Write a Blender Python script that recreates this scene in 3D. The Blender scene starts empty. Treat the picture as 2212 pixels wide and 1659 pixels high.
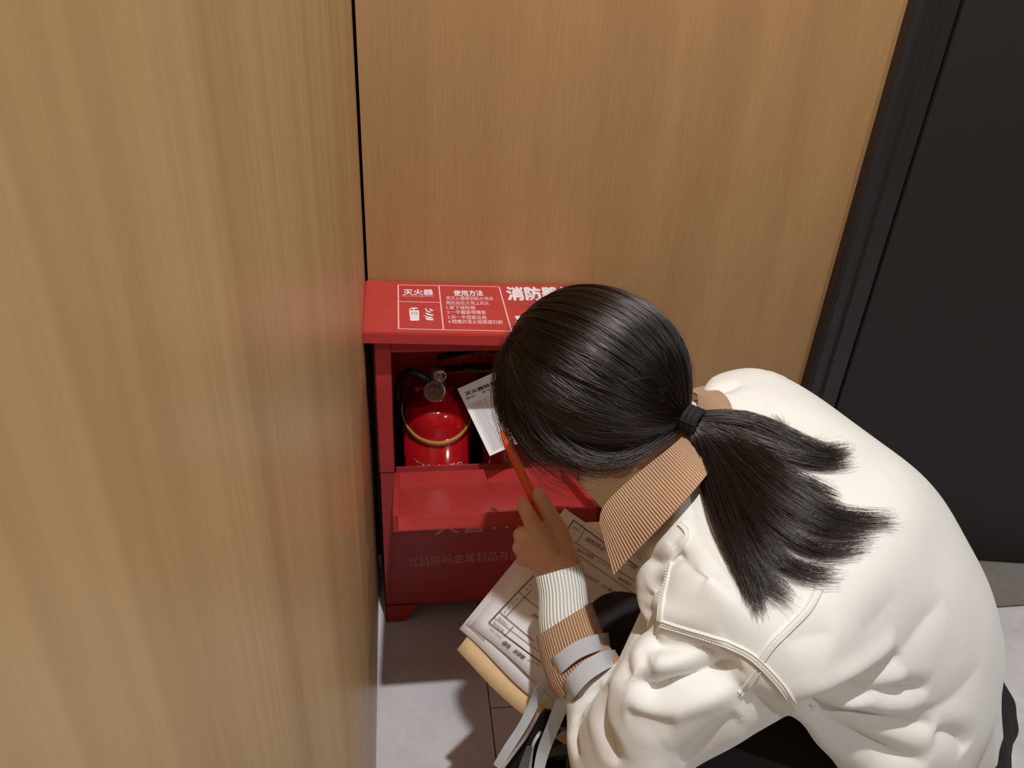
import bpy, bmesh, math, random
import numpy as np
from mathutils import Vector, Matrix
from mathutils.bvhtree import BVHTree
random.seed(7); rng = np.random.default_rng(7)
SC = bpy.context.scene; COL = SC.collection
# ------------------------------------------------------------------ camera, world, lamps, exposure
CAM = np.array([0.0560, -1.2324, 1.2090])          # hand-held above the floor, close to the left wall
FPX = 1772.475                                       # focal length in pixels of the 2212 x 1659 frame
RW = np.array([[0.99093928, -0.02433446, 0.13208775],
               [-0.1246291, -0.53321427, 0.83674974],
               [0.05006922, -0.84563016, -0.53141575]])
cd = bpy.data.cameras.new('camera'); cam = bpy.data.objects.new('camera', cd); COL.objects.link(cam)
cd.sensor_width = 36.0; cd.lens = 36.0 * FPX / 2212.0; cd.clip_start = 0.01; cd.clip_end = 50
cam.matrix_world = Matrix(((RW[0, 0], -RW[0, 1], -RW[0, 2], CAM[0]), (RW[1, 0], -RW[1, 1], -RW[1, 2], CAM[1]),
                           (RW[2, 0], -RW[2, 1], -RW[2, 2], CAM[2]), (0, 0, 0, 1)))
SC.camera = cam
wd = bpy.data.worlds.new('world'); SC.world = wd; wd.use_nodes = True
wd.node_tree.nodes['Background'].inputs[0].default_value = (1.0, 0.93, 0.86, 1)
wd.node_tree.nodes['Background'].inputs[1].default_value = 0.085

def lamp(name, loc, energy, radius, color, angle=150, blend=0.6, target=None):
    l = bpy.data.lights.new(name, 'SPOT'); l.energy = energy; l.shadow_soft_size = radius; l.color = color
    l.spot_size = math.radians(angle); l.spot_blend = blend
    o = bpy.data.objects.new(name, l); COL.objects.link(o); o.location = loc
    if target is not None:
        o.rotation_euler = (Vector(target) - Vector(loc)).to_track_quat('-Z', 'Y').to_euler()
    return o
lamp('ceiling_downlight', (0.20, -0.90, 2.60), 124, 0.028, (1.0, 0.992, 0.98))
lamp('corridor_downlight', (1.6, -2.2, 2.60), 64, 0.05, (1.0, 0.97, 0.94))
SC.view_settings.view_transform = 'Standard'; SC.view_settings.look = 'None'
SC.view_settings.exposure = 0.0; SC.view_settings.gamma = 1.0; SC.view_settings.use_curve_mapping = False

# ------------------------------------------------------------------ helpers
def ray(px, py):
    v = RW @ np.array([px - 1106.0, py - 829.5, FPX]); return v / np.linalg.norm(v)
def U(px, py, d): return CAM + ray(px, py) * d           # a point at a measured distance from the lens
def W(px, py, ax, val):
    r = ray(px, py); return CAM + r * ((val - CAM[ax]) / r[ax])
def PL(px, py, p0, n):
    r = ray(px, py); return CAM + r * (np.dot(np.array(p0) - CAM, n) / np.dot(r, n))
def nrm(v): v = np.asarray(v, float); return v / np.linalg.norm(v)
def mesh(name, V, F, m=None, parent=None, smooth=False, uv=None):
    me = bpy.data.meshes.new(name)
    me.from_pydata([tuple(map(float, v)) for v in V], [], [tuple(int(i) for i in f) for f in F]); me.validate(); me.update()
    if uv is not None:
        l = me.uv_layers.new(name='UVMap'); arr = np.zeros(len(me.loops) * 2)
        vi = np.zeros(len(me.loops), int); me.loops.foreach_get('vertex_index', vi)
        arr = np.asarray(uv, float)[vi].ravel(); l.data.foreach_set('uv', arr)
    if smooth: me.polygons.foreach_set('use_smooth', [True] * len(me.polygons))
    o = bpy.data.objects.new(name, me); COL.objects.link(o)
    if m: me.materials.append(m)
    if parent: o.parent = parent
    return o
def fixn(o):
    b = bmesh.new(); b.from_mesh(o.data); bmesh.ops.recalc_face_normals(b, faces=b.faces); b.to_mesh(o.data); b.free(); return o
def tag(o, label=None, cat=None, group=None, kind=None):
    for k, v in (('label', label), ('category', cat), ('group', group), ('kind', kind)):
        if v: o[k] = v
    return o
def empty(name, loc, label, cat, group=None):
    o = bpy.data.objects.new(name, None); COL.objects.link(o); o.location = loc; o.empty_display_size = .05
    return tag(o, label, cat, group)
def keep(o, parent):     # parent without moving (geometry is in world coordinates)
    o.parent = parent
    M = Matrix.Translation(parent.location) if parent.type == 'EMPTY' or parent.parent is None else Matrix()
    o.matrix_parent_inverse = M.inverted(); return o
class MB:
    def __init__(s): s.V = []; s.F = []
    def add(s, V, F):
        n = len(s.V); s.V += [np.asarray(v, float) for v in V]; s.F += [tuple(i + n for i in f) for f in F]
    def box(s, p, q):
        (x0, y0, z0), (x1, y1, z1) = p, q
        s.hexa([(x0, y0, z0), (x1, y0, z0), (x1, y1, z0), (x0, y1, z0), (x0, y0, z1), (x1, y0, z1), (x1, y1, z1), (x0, y1, z1)])
    def hexa(s, c): s.add(c, [(3, 2, 1, 0), (4, 5, 6, 7), (0, 1, 5, 4), (1, 2, 6, 5), (2, 3, 7, 6), (3, 0, 4, 7)])
    def prism(s, poly, off):
        n = len(poly); off = np.asarray(off, float)
        s.add([np.asarray(p, float) for p in poly] + [np.asarray(p, float) + off for p in poly],
              [tuple(range(n))[::-1], tuple(range(n, 2 * n))] + [(i, (i + 1) % n, n + (i + 1) % n, n + i) for i in range(n)])
    def loft(s, rings, cap=True, closed=True):
        n = len(rings[0]); V = [p for r in rings for p in r]; F = []
        for k in range(len(rings) - 1):
            for i in range(n if closed else n - 1):
                j = (i + 1) % n; F.append((k * n + i, k * n + j, (k + 1) * n + j, (k + 1) * n + i))
        if cap:
            F.append(tuple(range(n))[::-1]); F.append(tuple((len(rings) - 1) * n + i for i in range(n)))
        s.add(V, F)
    def tube(s, pts, r, n=10, cap=True):
        pts = np.asarray(pts, float); r = np.broadcast_to(r, len(pts)); rings = []; up = None
        for i in range(len(pts)):
            t = nrm(pts[min(i + 1, len(pts) - 1)] - pts[max(i - 1, 0)])
            if up is None: up = nrm(np.cross(t, [0.3, 0.5, 0.8]))
            up = nrm(up - t * np.dot(up, t)); b = np.cross(t, up)
            rings.append([pts[i] + r[i] * (math.cos(a) * up + math.sin(a) * b) for a in np.linspace(0, 2 * math.pi, n, endpoint=False)])
        s.loft(rings, cap)
    def capsule(s, a, b, ra, rb, n=16):
        a = np.asarray(a, float); b = np.asarray(b, float); t = nrm(b - a); L = np.linalg.norm(b - a); pts = []; rr = []
        for q in np.linspace(-88, 0, 6): pts.append(a + t * ra * math.sin(math.radians(q))); rr.append(ra * math.cos(math.radians(q)))
        for q in np.linspace(0, 88, 6): pts.append(b + t * rb * math.sin(math.radians(q))); rr.append(rb * math.cos(math.radians(q)))
        up = nrm(np.cross(t, [0.31, 0.52, 0.8])); bb = np.cross(t, up)
        s.loft([[p + r * (math.cos(x) * up + math.sin(x) * bb) for x in np.linspace(0, 2 * math.pi, n, endpoint=False)] for p, r in zip(pts, rr)])
    def chain(s, P, R, n=16):
        for i in range(len(P) - 1): s.capsule(P[i], P[i + 1], R[i], R[i + 1], n)
    def ellipsoid(s, c, ax, rad, nu=24, nv=14):
        c = np.asarray(c, float); rings = []
        for v in np.linspace(-math.pi / 2 + .02, math.pi / 2 - .02, nv):
            rings.append([c + ax[0] * rad[0] * math.cos(v) * math.cos(u) + ax[1] * rad[1] * math.cos(v) * math.sin(u) + ax[2] * rad[2] * math.sin(v)
                          for u in np.linspace(0, 2 * math.pi, nu, endpoint=False)])
        s.loft(rings)
    def build(s, name, m=None, parent=None, smooth=False, fix=True, bevel=0, seg=2):
        o = mesh(name, s.V, s.F, m, None, smooth)
        if fix: fixn(o)
        if bevel:
            b = bmesh.new(); b.from_mesh(o.data)
            es = [e for e in b.edges if len(e.link_faces) == 2 and e.calc_face_angle(0) > .5]
            bmesh.ops.bevel(b, geom=es, offset=bevel, segments=seg, affect='EDGES', clamp_overlap=True); b.to_mesh(o.data); b.free()
        if parent: keep(o, parent)
        return o
    def remesh(s, voxel, smooth_it=4, fac=.5):
        o = s.build('tmp', smooth=True)
        r = o.modifiers.new('r', 'REMESH'); r.mode = 'VOXEL'; r.voxel_size = voxel; r.use_smooth_shade = True
        if smooth_it:
            q = o.modifiers.new('s', 'SMOOTH'); q.factor = fac; q.iterations = smooth_it
        dg = bpy.context.evaluated_depsgraph_get(); dg.update()
        me = bpy.data.meshes.new_from_object(o.evaluated_get(dg)); old = o.data
        bpy.data.objects.remove(o); bpy.data.meshes.remove(old)
        return me
def obj(name, me, m, parent=None):
    me.name = name; o = bpy.data.objects.new(name, me); COL.objects.link(o); me.materials.clear(); me.materials.append(m)
    me.polygons.foreach_set('use_smooth', [True] * len(me.polygons))
    if parent: keep(o, parent)
    return o
def getv(me): a = np.zeros(len(me.vertices) * 3); me.vertices.foreach_get('co', a); return a.reshape(-1, 3)
def getn(me): a = np.zeros(len(me.vertices) * 3); me.vertices.foreach_get('normal', a); return a.reshape(-1, 3)
def setv(me, v): me.vertices.foreach_set('co', v.ravel()); me.update()
def catmull(P, n):
    P = np.asarray(P, float); k = len(P); out = []
    for t in np.linspace(0, k - 1, n):
        i = min(int(t), k - 2); f = t - i
        p0, p1, p2, p3 = P[max(i - 1, 0)], P[i], P[i + 1], P[min(i + 2, k - 1)]
        out.append(.5 * (2 * p1 + (p2 - p0) * f + (2 * p0 - 5 * p1 + 4 * p2 - p3) * f * f + (3 * p1 - p0 - 3 * p2 + p3) * f ** 3))
    return np.array(out)

# ------------------------------------------------------------------ materials
def lin(c): return tuple((x / 255 / 12.92 if x / 255 <= .04045 else ((x / 255 + .055) / 1.055) ** 2.4) for x in c)
class NT:
    def __init__(s, name):
        s.m = bpy.data.materials.new(name); s.m.use_nodes = True; s.t = s.m.node_tree; s.b = s.t.nodes['Principled BSDF']
    def n(s, typ, **k):
        x = s.t.nodes.new(typ)
        for a, v in k.items(): setattr(x, a, v)
        return x
    def l(s, a, b): s.t.links.new(a, b)
    def coord(s, kind='Object', scale=(1, 1, 1)):
        c = s.n('ShaderNodeTexCoord'); mp = s.n('ShaderNodeMapping'); mp.inputs['Scale'].default_value = scale
        s.l(c.outputs[kind], mp.inputs[0]); return mp.outputs[0]
    def noise(s, vec, scale, detail=4, rough=.5, dist=0):
        x = s.n('ShaderNodeTexNoise'); x.inputs['Scale'].default_value = scale; x.inputs['Detail'].default_value = detail
        x.inputs['Roughness'].default_value = rough; x.inputs['Distortion'].default_value = dist; s.l(vec, x.inputs['Vector']); return x.outputs[0]
    def ramp(s, fac, stops):
        r = s.n('ShaderNodeValToRGB'); e = r.color_ramp.elements
        while len(e) < len(stops): e.new(.5)
        for i, (p, c) in enumerate(stops): e[i].position = p; e[i].color = (*c, 1)
        s.l(fac, r.inputs[0]); return r.outputs[0]
    def mix(s, fac, a, b, mode='MIX'):
        x = s.n('ShaderNodeMix', data_type='RGBA', blend_type=mode)
        for v, i in ((fac, 0), (a, 6), (b, 7)):
            if hasattr(v, 'links'): s.l(v, x.inputs[i])
            elif i == 0: x.inputs[0].default_value = v
            else: x.inputs[i].default_value = (*v, 1)
        return x.outputs[2]
    def bump(s, h, strength, dist):
        b = s.n('ShaderNodeBump'); b.inputs['Strength'].default_value = strength; b.inputs['Distance'].default_value = dist
        s.l(h, b.inputs['Height']); s.l(b.outputs[0], s.b.inputs['Normal'])
    def col(s, c):
        if hasattr(c, 'links'): s.l(c, s.b.inputs['Base Color'])
        else: s.b.inputs['Base Color'].default_value = (*c, 1)
    def set(s, **k):
        for a, v in k.items(): s.b.inputs[a.replace('_', ' ')].default_value = v
        return s
def plain(name, rgb, rough=.5, var=.06, scale=60, bump=0, bscale=300, **k):
    t = NT(name); v = t.coord(); c = lin(rgb)
    t.col(t.ramp(t.noise(v, scale), [(.3, tuple(x * (1 - var) for x in c)), (.7, tuple(min(1, x * (1 + var)) for x in c))]))
    t.set(Roughness=rough, **k)
    if bump: t.bump(t.noise(v, bscale, 3), bump, .001)
    return t.m
def wood(name, dark, mid, light, xs, zs, fine, rough, bump):
    t = NT(name); a = t.coord('Object', (xs, xs, zs)); b = t.coord('Object', (fine, fine, fine * .025))
    n1 = t.noise(a, 1, 3, .55, .4); n2 = t.noise(b, 1, 5, .65)
    base = t.ramp(n1, [(.3, lin(dark)), (.5, lin(mid)), (.7, lin(light))])
    g = t.ramp(n2, [(.33, (.90, .885, .87)), (.62, (1.04, 1.04, 1.04))])
    t.col(t.mix(1.0, base, g, 'MULTIPLY')); t.set(Roughness=rough); t.bump(n2, bump, .0006); return t.m
M = {}
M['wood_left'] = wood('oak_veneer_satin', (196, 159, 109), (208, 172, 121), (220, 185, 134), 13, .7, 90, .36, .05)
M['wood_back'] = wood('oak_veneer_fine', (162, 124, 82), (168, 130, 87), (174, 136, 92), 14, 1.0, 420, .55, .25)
M['red'] = plain('red_enamel', (186, 60, 57), .42, .05, 40, .12, 900)
M['ext_red'] = plain('red_gloss_paint', (165, 18, 24), .12, .04, 20)
M['black_metal'] = plain('black_anodised', (34, 31, 31), .45, .05, 30)
M['door'] = plain('black_door_film', (24, 21, 20), .6, .05, 30, .1, 800)
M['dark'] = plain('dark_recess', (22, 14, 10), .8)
M['pink'] = plain('pale_print', (240, 190, 192), .5, .02)
M['pink_thin'] = plain('faded_print', (226, 150, 152), .5, .02)
M['white_print'] = plain('white_print', (236, 226, 226), .5, .02)
M['ink'] = plain('black_ink', (38, 34, 34), .6, .02)
M['grey_ink'] = plain('grey_ink', (96, 92, 96), .6, .02)
M['paper'] = plain('white_paper', (232, 228, 232), .7, .02, 30)
M['card'] = plain('card_paper', (232, 230, 230), .6, .02, 30)
M['kraft'] = plain('kraft_paper', (230, 200, 154), .7, .05, 80, .1, 500)
M['orange'] = plain('orange_plastic', (230, 96, 36), .4, .04, 60)
M['brass'] = plain('yellowed_rubber', (178, 140, 72), .45, .06, 60)
M['hose'] = plain('black_rubber', (24, 22, 22), .4)
M['gaugeface'] = plain('gauge_glass', (96, 60, 58), .15, .2, 200)
M['metal'] = plain('dull_steel', (150, 140, 138), .3, .06, 60, Metallic=.9)
M['silver'] = plain('zipper_metal', (205, 208, 212), .3, .05, 60, Metallic=.7)
M['jacket'] = plain('ecru_cotton', (228, 227, 223), .85, .02, 25, .12, 1500, Sheen_Weight=.15)
M['thread'] = plain('ecru_thread', (236, 230, 218), .8)
M['skin'] = plain('skin', (224, 176, 148), .5, .06, 60, .1, 500, Subsurface_Weight=.12, Subsurface_Radius=(.008, .003, .0015), Subsurface_Scale=.5)
M['lips'] = plain('lips', (160, 84, 80), .45)
M['eye'] = plain('eye_white', (225, 220, 215), .2)
M['iris'] = plain('iris', (40, 26, 18), .15)
M['trousers'] = plain('black_trousers', (28, 24, 26), .9, .1, 40, .15, 900)
M['shoe'] = plain('black_shoe', (30, 28, 30), .5)
M['sole'] = plain('white_sole', (200, 198, 194), .7)
M['leather'] = plain('grey_leather', (190, 193, 198), .26, .04, 60, .15, 700)
M['bag'] = plain('black_nylon', (24, 24, 28), .6, .1, 60, .2, 900)
M['bagtrim'] = plain('grey_binding', (96, 94, 92), .7)
M['haircap'] = plain('black_scalp_hair', (20, 15, 14), .45, .1, 60)
M['elastic'] = plain('black_elastic', (20, 18, 20), .8, .1, 200, .3, 1200)
M['grout'] = plain('grey_grout', (120, 116, 116), .8)
M['wire'] = plain('dark_wire', (120, 96, 92), .4)
def tile_mat(name, lo, hi):
    t = NT(name); v = t.coord(); n = t.noise(v, 6, 8, .6, .6); f = t.noise(v, 60, 4)
    c = t.mix(.25, t.ramp(n, [(.32, lin(lo)), (.68, lin(hi))]), t.ramp(f, [(.3, lin(lo)), (.7, lin(hi))]))
    t.col(c); t.set(Roughness=.42); return t.m
M['tile'] = tile_mat('grey_marbled_tile', (202, 200, 206), (234, 232, 236))
M['tile_dark'] = tile_mat('darker_grey_tile', (126, 120, 116), (150, 146, 142))
def ribbed(name, lo, hi, count, rough, strength, dist, axis='X', sub=1):
    t = NT(name); c = t.n('ShaderNodeTexCoord'); w = t.n('ShaderNodeTexWave', wave_type='BANDS', bands_direction=axis, wave_profile='SIN')
    w.inputs['Scale'].default_value = count; w.inputs['Distortion'].default_value = .35; w.inputs['Detail'].default_value = 1; w.inputs['Detail Scale'].default_value = 3
    t.l(c.outputs['UV'], w.inputs[0]); t.col(t.ramp(w.outputs['Fac'], [(.15, lin(lo)), (.6, lin(hi))])); t.set(Roughness=rough, Sheen_Weight=.2)
    t.bump(w.outputs['Fac'], strength, dist); return t.m
M['cord'] = ribbed('tan_corduroy', (130, 96, 70), (203, 162, 128), 33, .9, .7, .0012)
M['knit'] = ribbed('white_rib_knit', (186, 184, 176), (240, 240, 236), 22, .9, .8, .0012)
def hair_mat():
    m = bpy.data.materials.new('black_hair'); m.use_nodes = True; t = m.node_tree
    t.nodes.remove(t.nodes['Principled BSDF']); h = t.nodes.new('ShaderNodeBsdfHairPrincipled')
    h.parametrization = 'MELANIN'; h.inputs['Melanin'].default_value = .95; h.inputs['Melanin Redness'].default_value = .6
    h.inputs['Roughness'].default_value = .24; h.inputs['Radial Roughness'].default_value = .4; h.inputs['Random Roughness'].default_value = .3; h.inputs['IOR'].default_value = 1.72
    t.links.new(h.outputs[0], t.nodes['Material Output'].inputs[0]); return m
M['hair'] = hair_mat()

# ------------------------------------------------------------------ text printed on a plane
_tc = {}
def glyphs(s, bold=0.0, shear=0.0):
    k = (s, bold, shear)
    if k not in _tc:
        c = bpy.data.curves.new('t', 'FONT'); c.body = s; c.offset = bold; c.shear = shear; c.resolution_u = 3
        o = bpy.data.objects.new('t', c); COL.objects.link(o); dg = bpy.context.evaluated_depsgraph_get(); dg.update()
        me = bpy.data.meshes.new_from_object(o.evaluated_get(dg)); v = getv(me); F = [tuple(p.vertices) for p in me.polygons]
        bpy.data.objects.remove(o); bpy.data.meshes.remove(me); _tc[k] = (v, F)
    return _tc[k]
def text(name, s, BL, BR, TL, n, m, parent, bold=0.0, off=.0006, shear=0.0, mb=None):
    """fit the glyph box of s into the parallelogram BL BR TL lying on a surface with normal n"""
    v, F = glyphs(s, 0.0, shear); lo, hi = v.min(0), v.max(0)
    if bold:
        sh = [(0, 0), (1, 0), (-1, 0), (0, 1), (0, -1)]; v = np.concatenate([v + np.array([a_ * bold, b_ * bold, 0]) for a_, b_ in sh]); n_ = len(v) // 5
        F = [tuple(q + k * n_ for q in f) for k in range(5) for f in F]; lz = np.repeat(np.arange(5) * .00003, n_)
    else: lz = np.zeros(len(v))
    u = (v[:, 0] - lo[0]) / (hi[0] - lo[0]); w = (v[:, 1] - lo[1]) / max(hi[1] - lo[1], 1e-6)
    BL, BR, TL = map(np.asarray, (BL, BR, TL)); P = BL + u[:, None] * (BR - BL) + w[:, None] * (TL - BL) + np.asarray(n) * off + np.asarray(n) * lz[:, None]
    if mb is not None: mb.add(P, F); return None
    return keep(mesh(name, P, F, m), parent)
def strip(mb, a, b, w, n, off=.0005):
    a = np.asarray(a, float); b = np.asarray(b, float); n = np.asarray(n, float); s = nrm(np.cross(b - a, n)) * w / 2
    mb.add([a - s + n * off, b - s + n * off, b + s + n * off, a + s + n * off], [(0, 1, 2, 3)])

# ================================================================== SETTING
fl = MB(); fl.box((-.6, -2.4, -.03), (2.6, .05, -.004)); floor = tag(fl.build('floor', M['grout']), kind='structure')
g = .0012
cols = [(-.41, .19, -.655), (.19, .79, -.355), (.79, 1.39, -.655), (1.39, 1.99, -.355), (1.99, 2.59, -.655)]
for x0, x1, y0 in cols:
    k = -4
    while True:
        a = y0 + .6 * k; b = a + .6; k += 1
        if a > .03: break
        if b < -2.39: continue
        pieces = [(a, min(b, .03), 'tile')]
        if x0 >= .79 and b > -.2: pieces = ([(a, -.212, 'tile')] if a < -.23 else []) + [(max(a, -.21), min(b, .03), 'tile_dark')]
        for p, q, mt in pieces:
            t = MB(); t.box((x0 + g, p + g, -.012), (x1 - g, q - g, 0)); t.build('tile', M[mt], floor)
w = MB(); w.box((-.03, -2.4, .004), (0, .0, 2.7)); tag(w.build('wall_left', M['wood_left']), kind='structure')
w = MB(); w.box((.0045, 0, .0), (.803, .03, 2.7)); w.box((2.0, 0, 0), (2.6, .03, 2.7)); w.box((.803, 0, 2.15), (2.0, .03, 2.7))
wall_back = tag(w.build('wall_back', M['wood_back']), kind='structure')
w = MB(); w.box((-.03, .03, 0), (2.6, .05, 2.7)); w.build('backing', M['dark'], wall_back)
# door: moulded black frame and a leaf standing a little ajar
door = empty('door_1', (.879, 0, 0), None, None); door['kind'] = 'structure'
fr = MB()
prof = [(.803, 0), (.803, -.022), (.812, -.026), (.820, -.026), (.823, -.020), (.834, -.020), (.838, -.025), (.848, -.025), (.852, -.018), (.8745, -.018), (.8745, .0), (.8745, .028), (.803, .028)]
fr.prism([(x, y, 0) for x, y in prof], (0, 0, 2.15)); fr.build('door_frame', M['black_metal'], door, bevel=.0012)
a = math.radians(9.6); c_, s_ = math.cos(a), math.sin(a)
def dl(x, y, z): return np.array([.8795 + x * c_ + y * s_, -.012 - x * s_ + y * c_, z])
dp = MB(); dp.hexa([dl(x, y, z) for z in (.006, 2.1) for x, y in ((0, -.008), (.98, -.008), (.98, .028), (0, .028))])
dp.build('door_leaf', M['door'], door, bevel=.0015)

# ================================================================== CABINET
cab = empty('fire_extinguisher_cabinet', (.183, -.08, 0), 'red metal fire extinguisher cabinet in the corner with its flap open and white Chinese lettering', 'cabinet')
BX0, BX1, FY = .0145, .352, -.153
IX0, IX1 = .040, .3255
ZH, ZT = .357, .604
b = MB()
b.box((BX0, FY, .044), (BX0 + .0015, -.004, ZT)); b.box((BX1 - .0015, FY, .044), (BX1, -.004, ZT)); b.box((BX0, -.0055, .044), (BX1, -.004, ZT)); b.box((BX0, FY, .044), (BX1, -.004, .047))
b.build('body', M['red'], cab)
def side_post(x0, x1):
    p = MB(); p.box((x0, FY, ZH - .002), (x1, FY + .0015, ZT)); p.box((x1 - .0015 if x1 < .2 else x0, FY, ZH - .002), (x1 if x1 < .2 else x0 + .0015, FY + .018, ZT)); return p
side_post(BX0, IX0).build('side_post', M['red'], cab, bevel=.0006); side_post(IX1, BX1).build('side_post', M['red'], cab, bevel=.0006)
p = MB(); p.box((IX0, FY, .585), (IX1, FY + .0015, ZT)); p.build('top_rail', M['red'], cab)
p = MB()   # lower front panel: leans back a little at its top, its flanges taper
p.hexa([(BX0 + .004, FY + .001, .044), (BX1 - .004, FY + .001, .044), (BX1 - .004, FY + .003, .044), (BX0 + .004, FY + .003, .044),
        (IX0 + .002, FY + .012, ZH), (IX1 - .002, FY + .012, ZH), (IX1 - .002, FY + .014, ZH), (IX0 + .002, FY + .014, ZH)])
panel = p.build('front_panel', M['red'], cab)
for sx in (0, 1):
    q = MB(); X = [BX0, IX0, BX0 + .005] if sx == 0 else [BX1, IX1, BX1 - .005]
    q.add([(X[0], FY, .044), (X[2], FY, .044), (X[1], FY, ZH), (X[0], FY, ZH), (X[0], FY + .0125, .044), (X[2], FY + .0025, .044), (X[1], FY + .0125, ZH), (X[0], FY + .0125, ZH)],
          [(0, 1, 2, 3), (7, 6, 5, 4), (0, 4, 5, 1), (1, 5, 6, 2), (2, 6, 7, 3), (3, 7, 4, 0)]); q.build('flange', M['red'], cab)
for x0, x1, x2 in ((BX0, BX0 + .062, BX0 + .036), (BX1, BX1 - .062, BX1 - .036)):
    q = MB(); q.prism([(x0, FY, .046), (x1, FY, .046), (x2, FY, .001), (x0, FY, .001)], (0, .0016, 0)); q.prism([(x0, FY, .046), (x0, FY + .05, .046), (x0, FY + .035, .001), (x0, FY, .001)], (.0016 if x0 < .2 else -.0016, 0, 0)); q.build('foot', M['red'], cab)
    q = MB(); q.prism([(x0, -.004, .046), (x1, -.004, .046), (x2, -.004, .001), (x0, -.004, .001)], (0, -.0016, 0)); q.build('foot', M['red'], cab)
# lid: sits slightly crooked, its right end lower
tl = math.radians(2.1)
LX, LO = np.array([math.cos(tl), 0, -math.sin(tl)]), np.array([.0006, 0, .6338]); LZ = np.array([math.sin(tl), 0, math.cos(tl)]); LY = np.array([0, 1., 0])
def LP(x, y, z): return LO + LX * x + LY * y + LZ * z
l = MB(); l.hexa([LP(x, y, z) for z in (-.0195, 0) for x, y in ((0, -.178), (.3665, -.182), (.3665, -.0015), (0, -.0015))])
lid = l.build('lid', M['red'], cab, bevel=.0018)
def onlid(px, py): return PL(px, py, LO, LZ)
fr = MB()
A, B_, C_, D_ = onlid(860, 616), onlid(1078, 620), onlid(1105, 716), onlid(861, 711)
for p_, q_ in ((A, B_), (B_, C_), (C_, D_), (D_, A), (onlid(948, 618), onlid(958, 713)), (onlid(861, 652), onlid(951, 654))): strip(fr, p_, q_, .0021, LZ)
keep(mesh('printed_frame', fr.V, fr.F, M['pink']), lid)
def lidtext(s, bl, br, tl_, m='pink', bold=.02, nm='lettering'):
    text(nm, s, onlid(*bl), onlid(*br), onlid(*tl_), LZ, M[m], lid, bold)
lidtext('灭火器', (872, 638), (936, 638), (871, 626), 'white_print', .035)
lidtext('Fire Extinguisher', (869, 643), (939, 643), (869, 638), 'pink', .0)
lidtext('使用方法', (981, 640), (1044, 640), (979, 628), 'white_print', .035)
for s, x0, y0, x1, h in (('将灭火器提到起火地点', 964, 649, 1066, 8.5), ('附近站在火场上风头', 965, 659, 1057, 8.5), ('1.拔下保险销', 965, 669, 1027, 8.5), ('2.一手握紧喷嘴管', 966, 679, 1050, 8.5),
                         ('3.另一手捏紧压把', 967, 690, 1052, 8.5), ('4.喷嘴对准火焰根部扫射', 968, 700, 1087, 9)):
    lidtext(s, (x0, y0), (x1, y0 + 1.2), (x0 - 1, y0 - h), 'pink', .018)
lidtext('消防器材', (1098, 649), (1247, 649), (1093, 621), 'white_print', .05)
lidtext('严禁挪用', (1115, 712), (1290, 712), (1110, 683), 'white_print', .05)
pic = MB()
def poly(pts): pic.add([onlid(*q) + LZ * .0006 for q in pts], [tuple(range(len(pts)))])
def cr(pts): return [(840 + x / 7.9, 600 + y / 7.9) for x, y in pts]
poly(cr([(345, 560), (505, 560), (518, 580), (518, 725), (508, 740), (372, 740), (356, 720), (366, 690), (356, 665)]))
poly(cr([(338, 545), (372, 522), (428, 510), (490, 522), (500, 538), (440, 536), (440, 556), (412, 556), (412, 536), (372, 542), (345, 556)]))
poly(cr([(610, 520), (640, 535), (660, 570), (725, 590), (715, 602), (650, 592), (628, 560)])); poly(cr([(690, 530), (755, 556), (752, 575), (720, 574), (692, 548)]))
poly(cr([(612, 598), (690, 620), (755, 634), (758, 656), (700, 652), (640, 632)])); poly(cr([(572, 640), (660, 664), (752, 680), (745, 692), (690, 694), (640, 682)])); poly(cr([(616, 690), (690, 698), (757, 704), (758, 732), (700, 734), (640, 720)]))
keep(mesh('pictogram', pic.V, pic.F, M['white_print']), lid)
pb = MB(); q4 = [onlid(840 + x / 7.9, 600 + y / 7.9) for x, y in ((388, 597), (486, 597), (486, 630), (388, 630))]
for i in range(4): strip(pb, q4[i], q4[(i + 1) % 4], .0008, LZ, .0009)
keep(mesh('pictogram_label', pb.V, pb.F, M['red']), lid)
# flap: shallow tray hinged below the opening, resting open, tilted upwards
HN = np.array([0, FY - .001, ZH]); fo = nrm(np.array([0, -.237, .112])); fn = np.array([0, fo[2], -fo[1]]) ; FL = .262
fn = fn if fn[2] > 0 else -fn
FX0, FX1 = .0385, .3245
def FP(x, l, h): return np.array([x, 0, 0]) + HN + fo * l + fn * h
RIM = .020
f = MB(); t_ = .0016
def fbox(x0, x1, l0, l1, h0, h1): f.hexa([FP(x, l, h) for h in (h0, h1) for x, l in ((x0, l1), (x1, l1), (x1, l0), (x0, l0))])
fbox(FX0, FX1, 0, FL, -RIM, -RIM + t_)
f.build('flap', M['red'], cab)
for nm, args in (('flap_rim', (FX0, FX1, FL - .006, FL, -RIM, 0)), ('flap_rim', (FX0, FX1, 0, .006, -RIM, 0)), ('flap_rim', (FX0, FX0 + .0085, 0, FL, -RIM, 0)), ('flap_rim', (FX1 - .0085, FX1, 0, FL, -RIM, 0))):
    f = MB(); fbox(*args); f.build(nm, M['red'], cab, bevel=.0009)
f = MB(); f.tube([FP(IX0 + .01, -.002, -.004), FP(IX1 - .01, -.002, -.004)], .0035, 10); f.build('hinge', M['red'], cab)
# front lettering
pn = nrm(np.array([0, -(ZH - .044), .011])); pp = (0, FY + .001, .044)
def onp(px, py): return PL(px, py, pp, pn)
text('lettering', '火警119', onp(940, 1155), onp(1135, 1141), onp(940, 1111), pn, M['pink_thin'], panel, .02)
text('lettering', '宜昌骏鸣金属制品有限公司', onp(881, 1224), onp(1170, 1203.5), onp(880, 1203), pn, M['pink_thin'], panel, .0)

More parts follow.
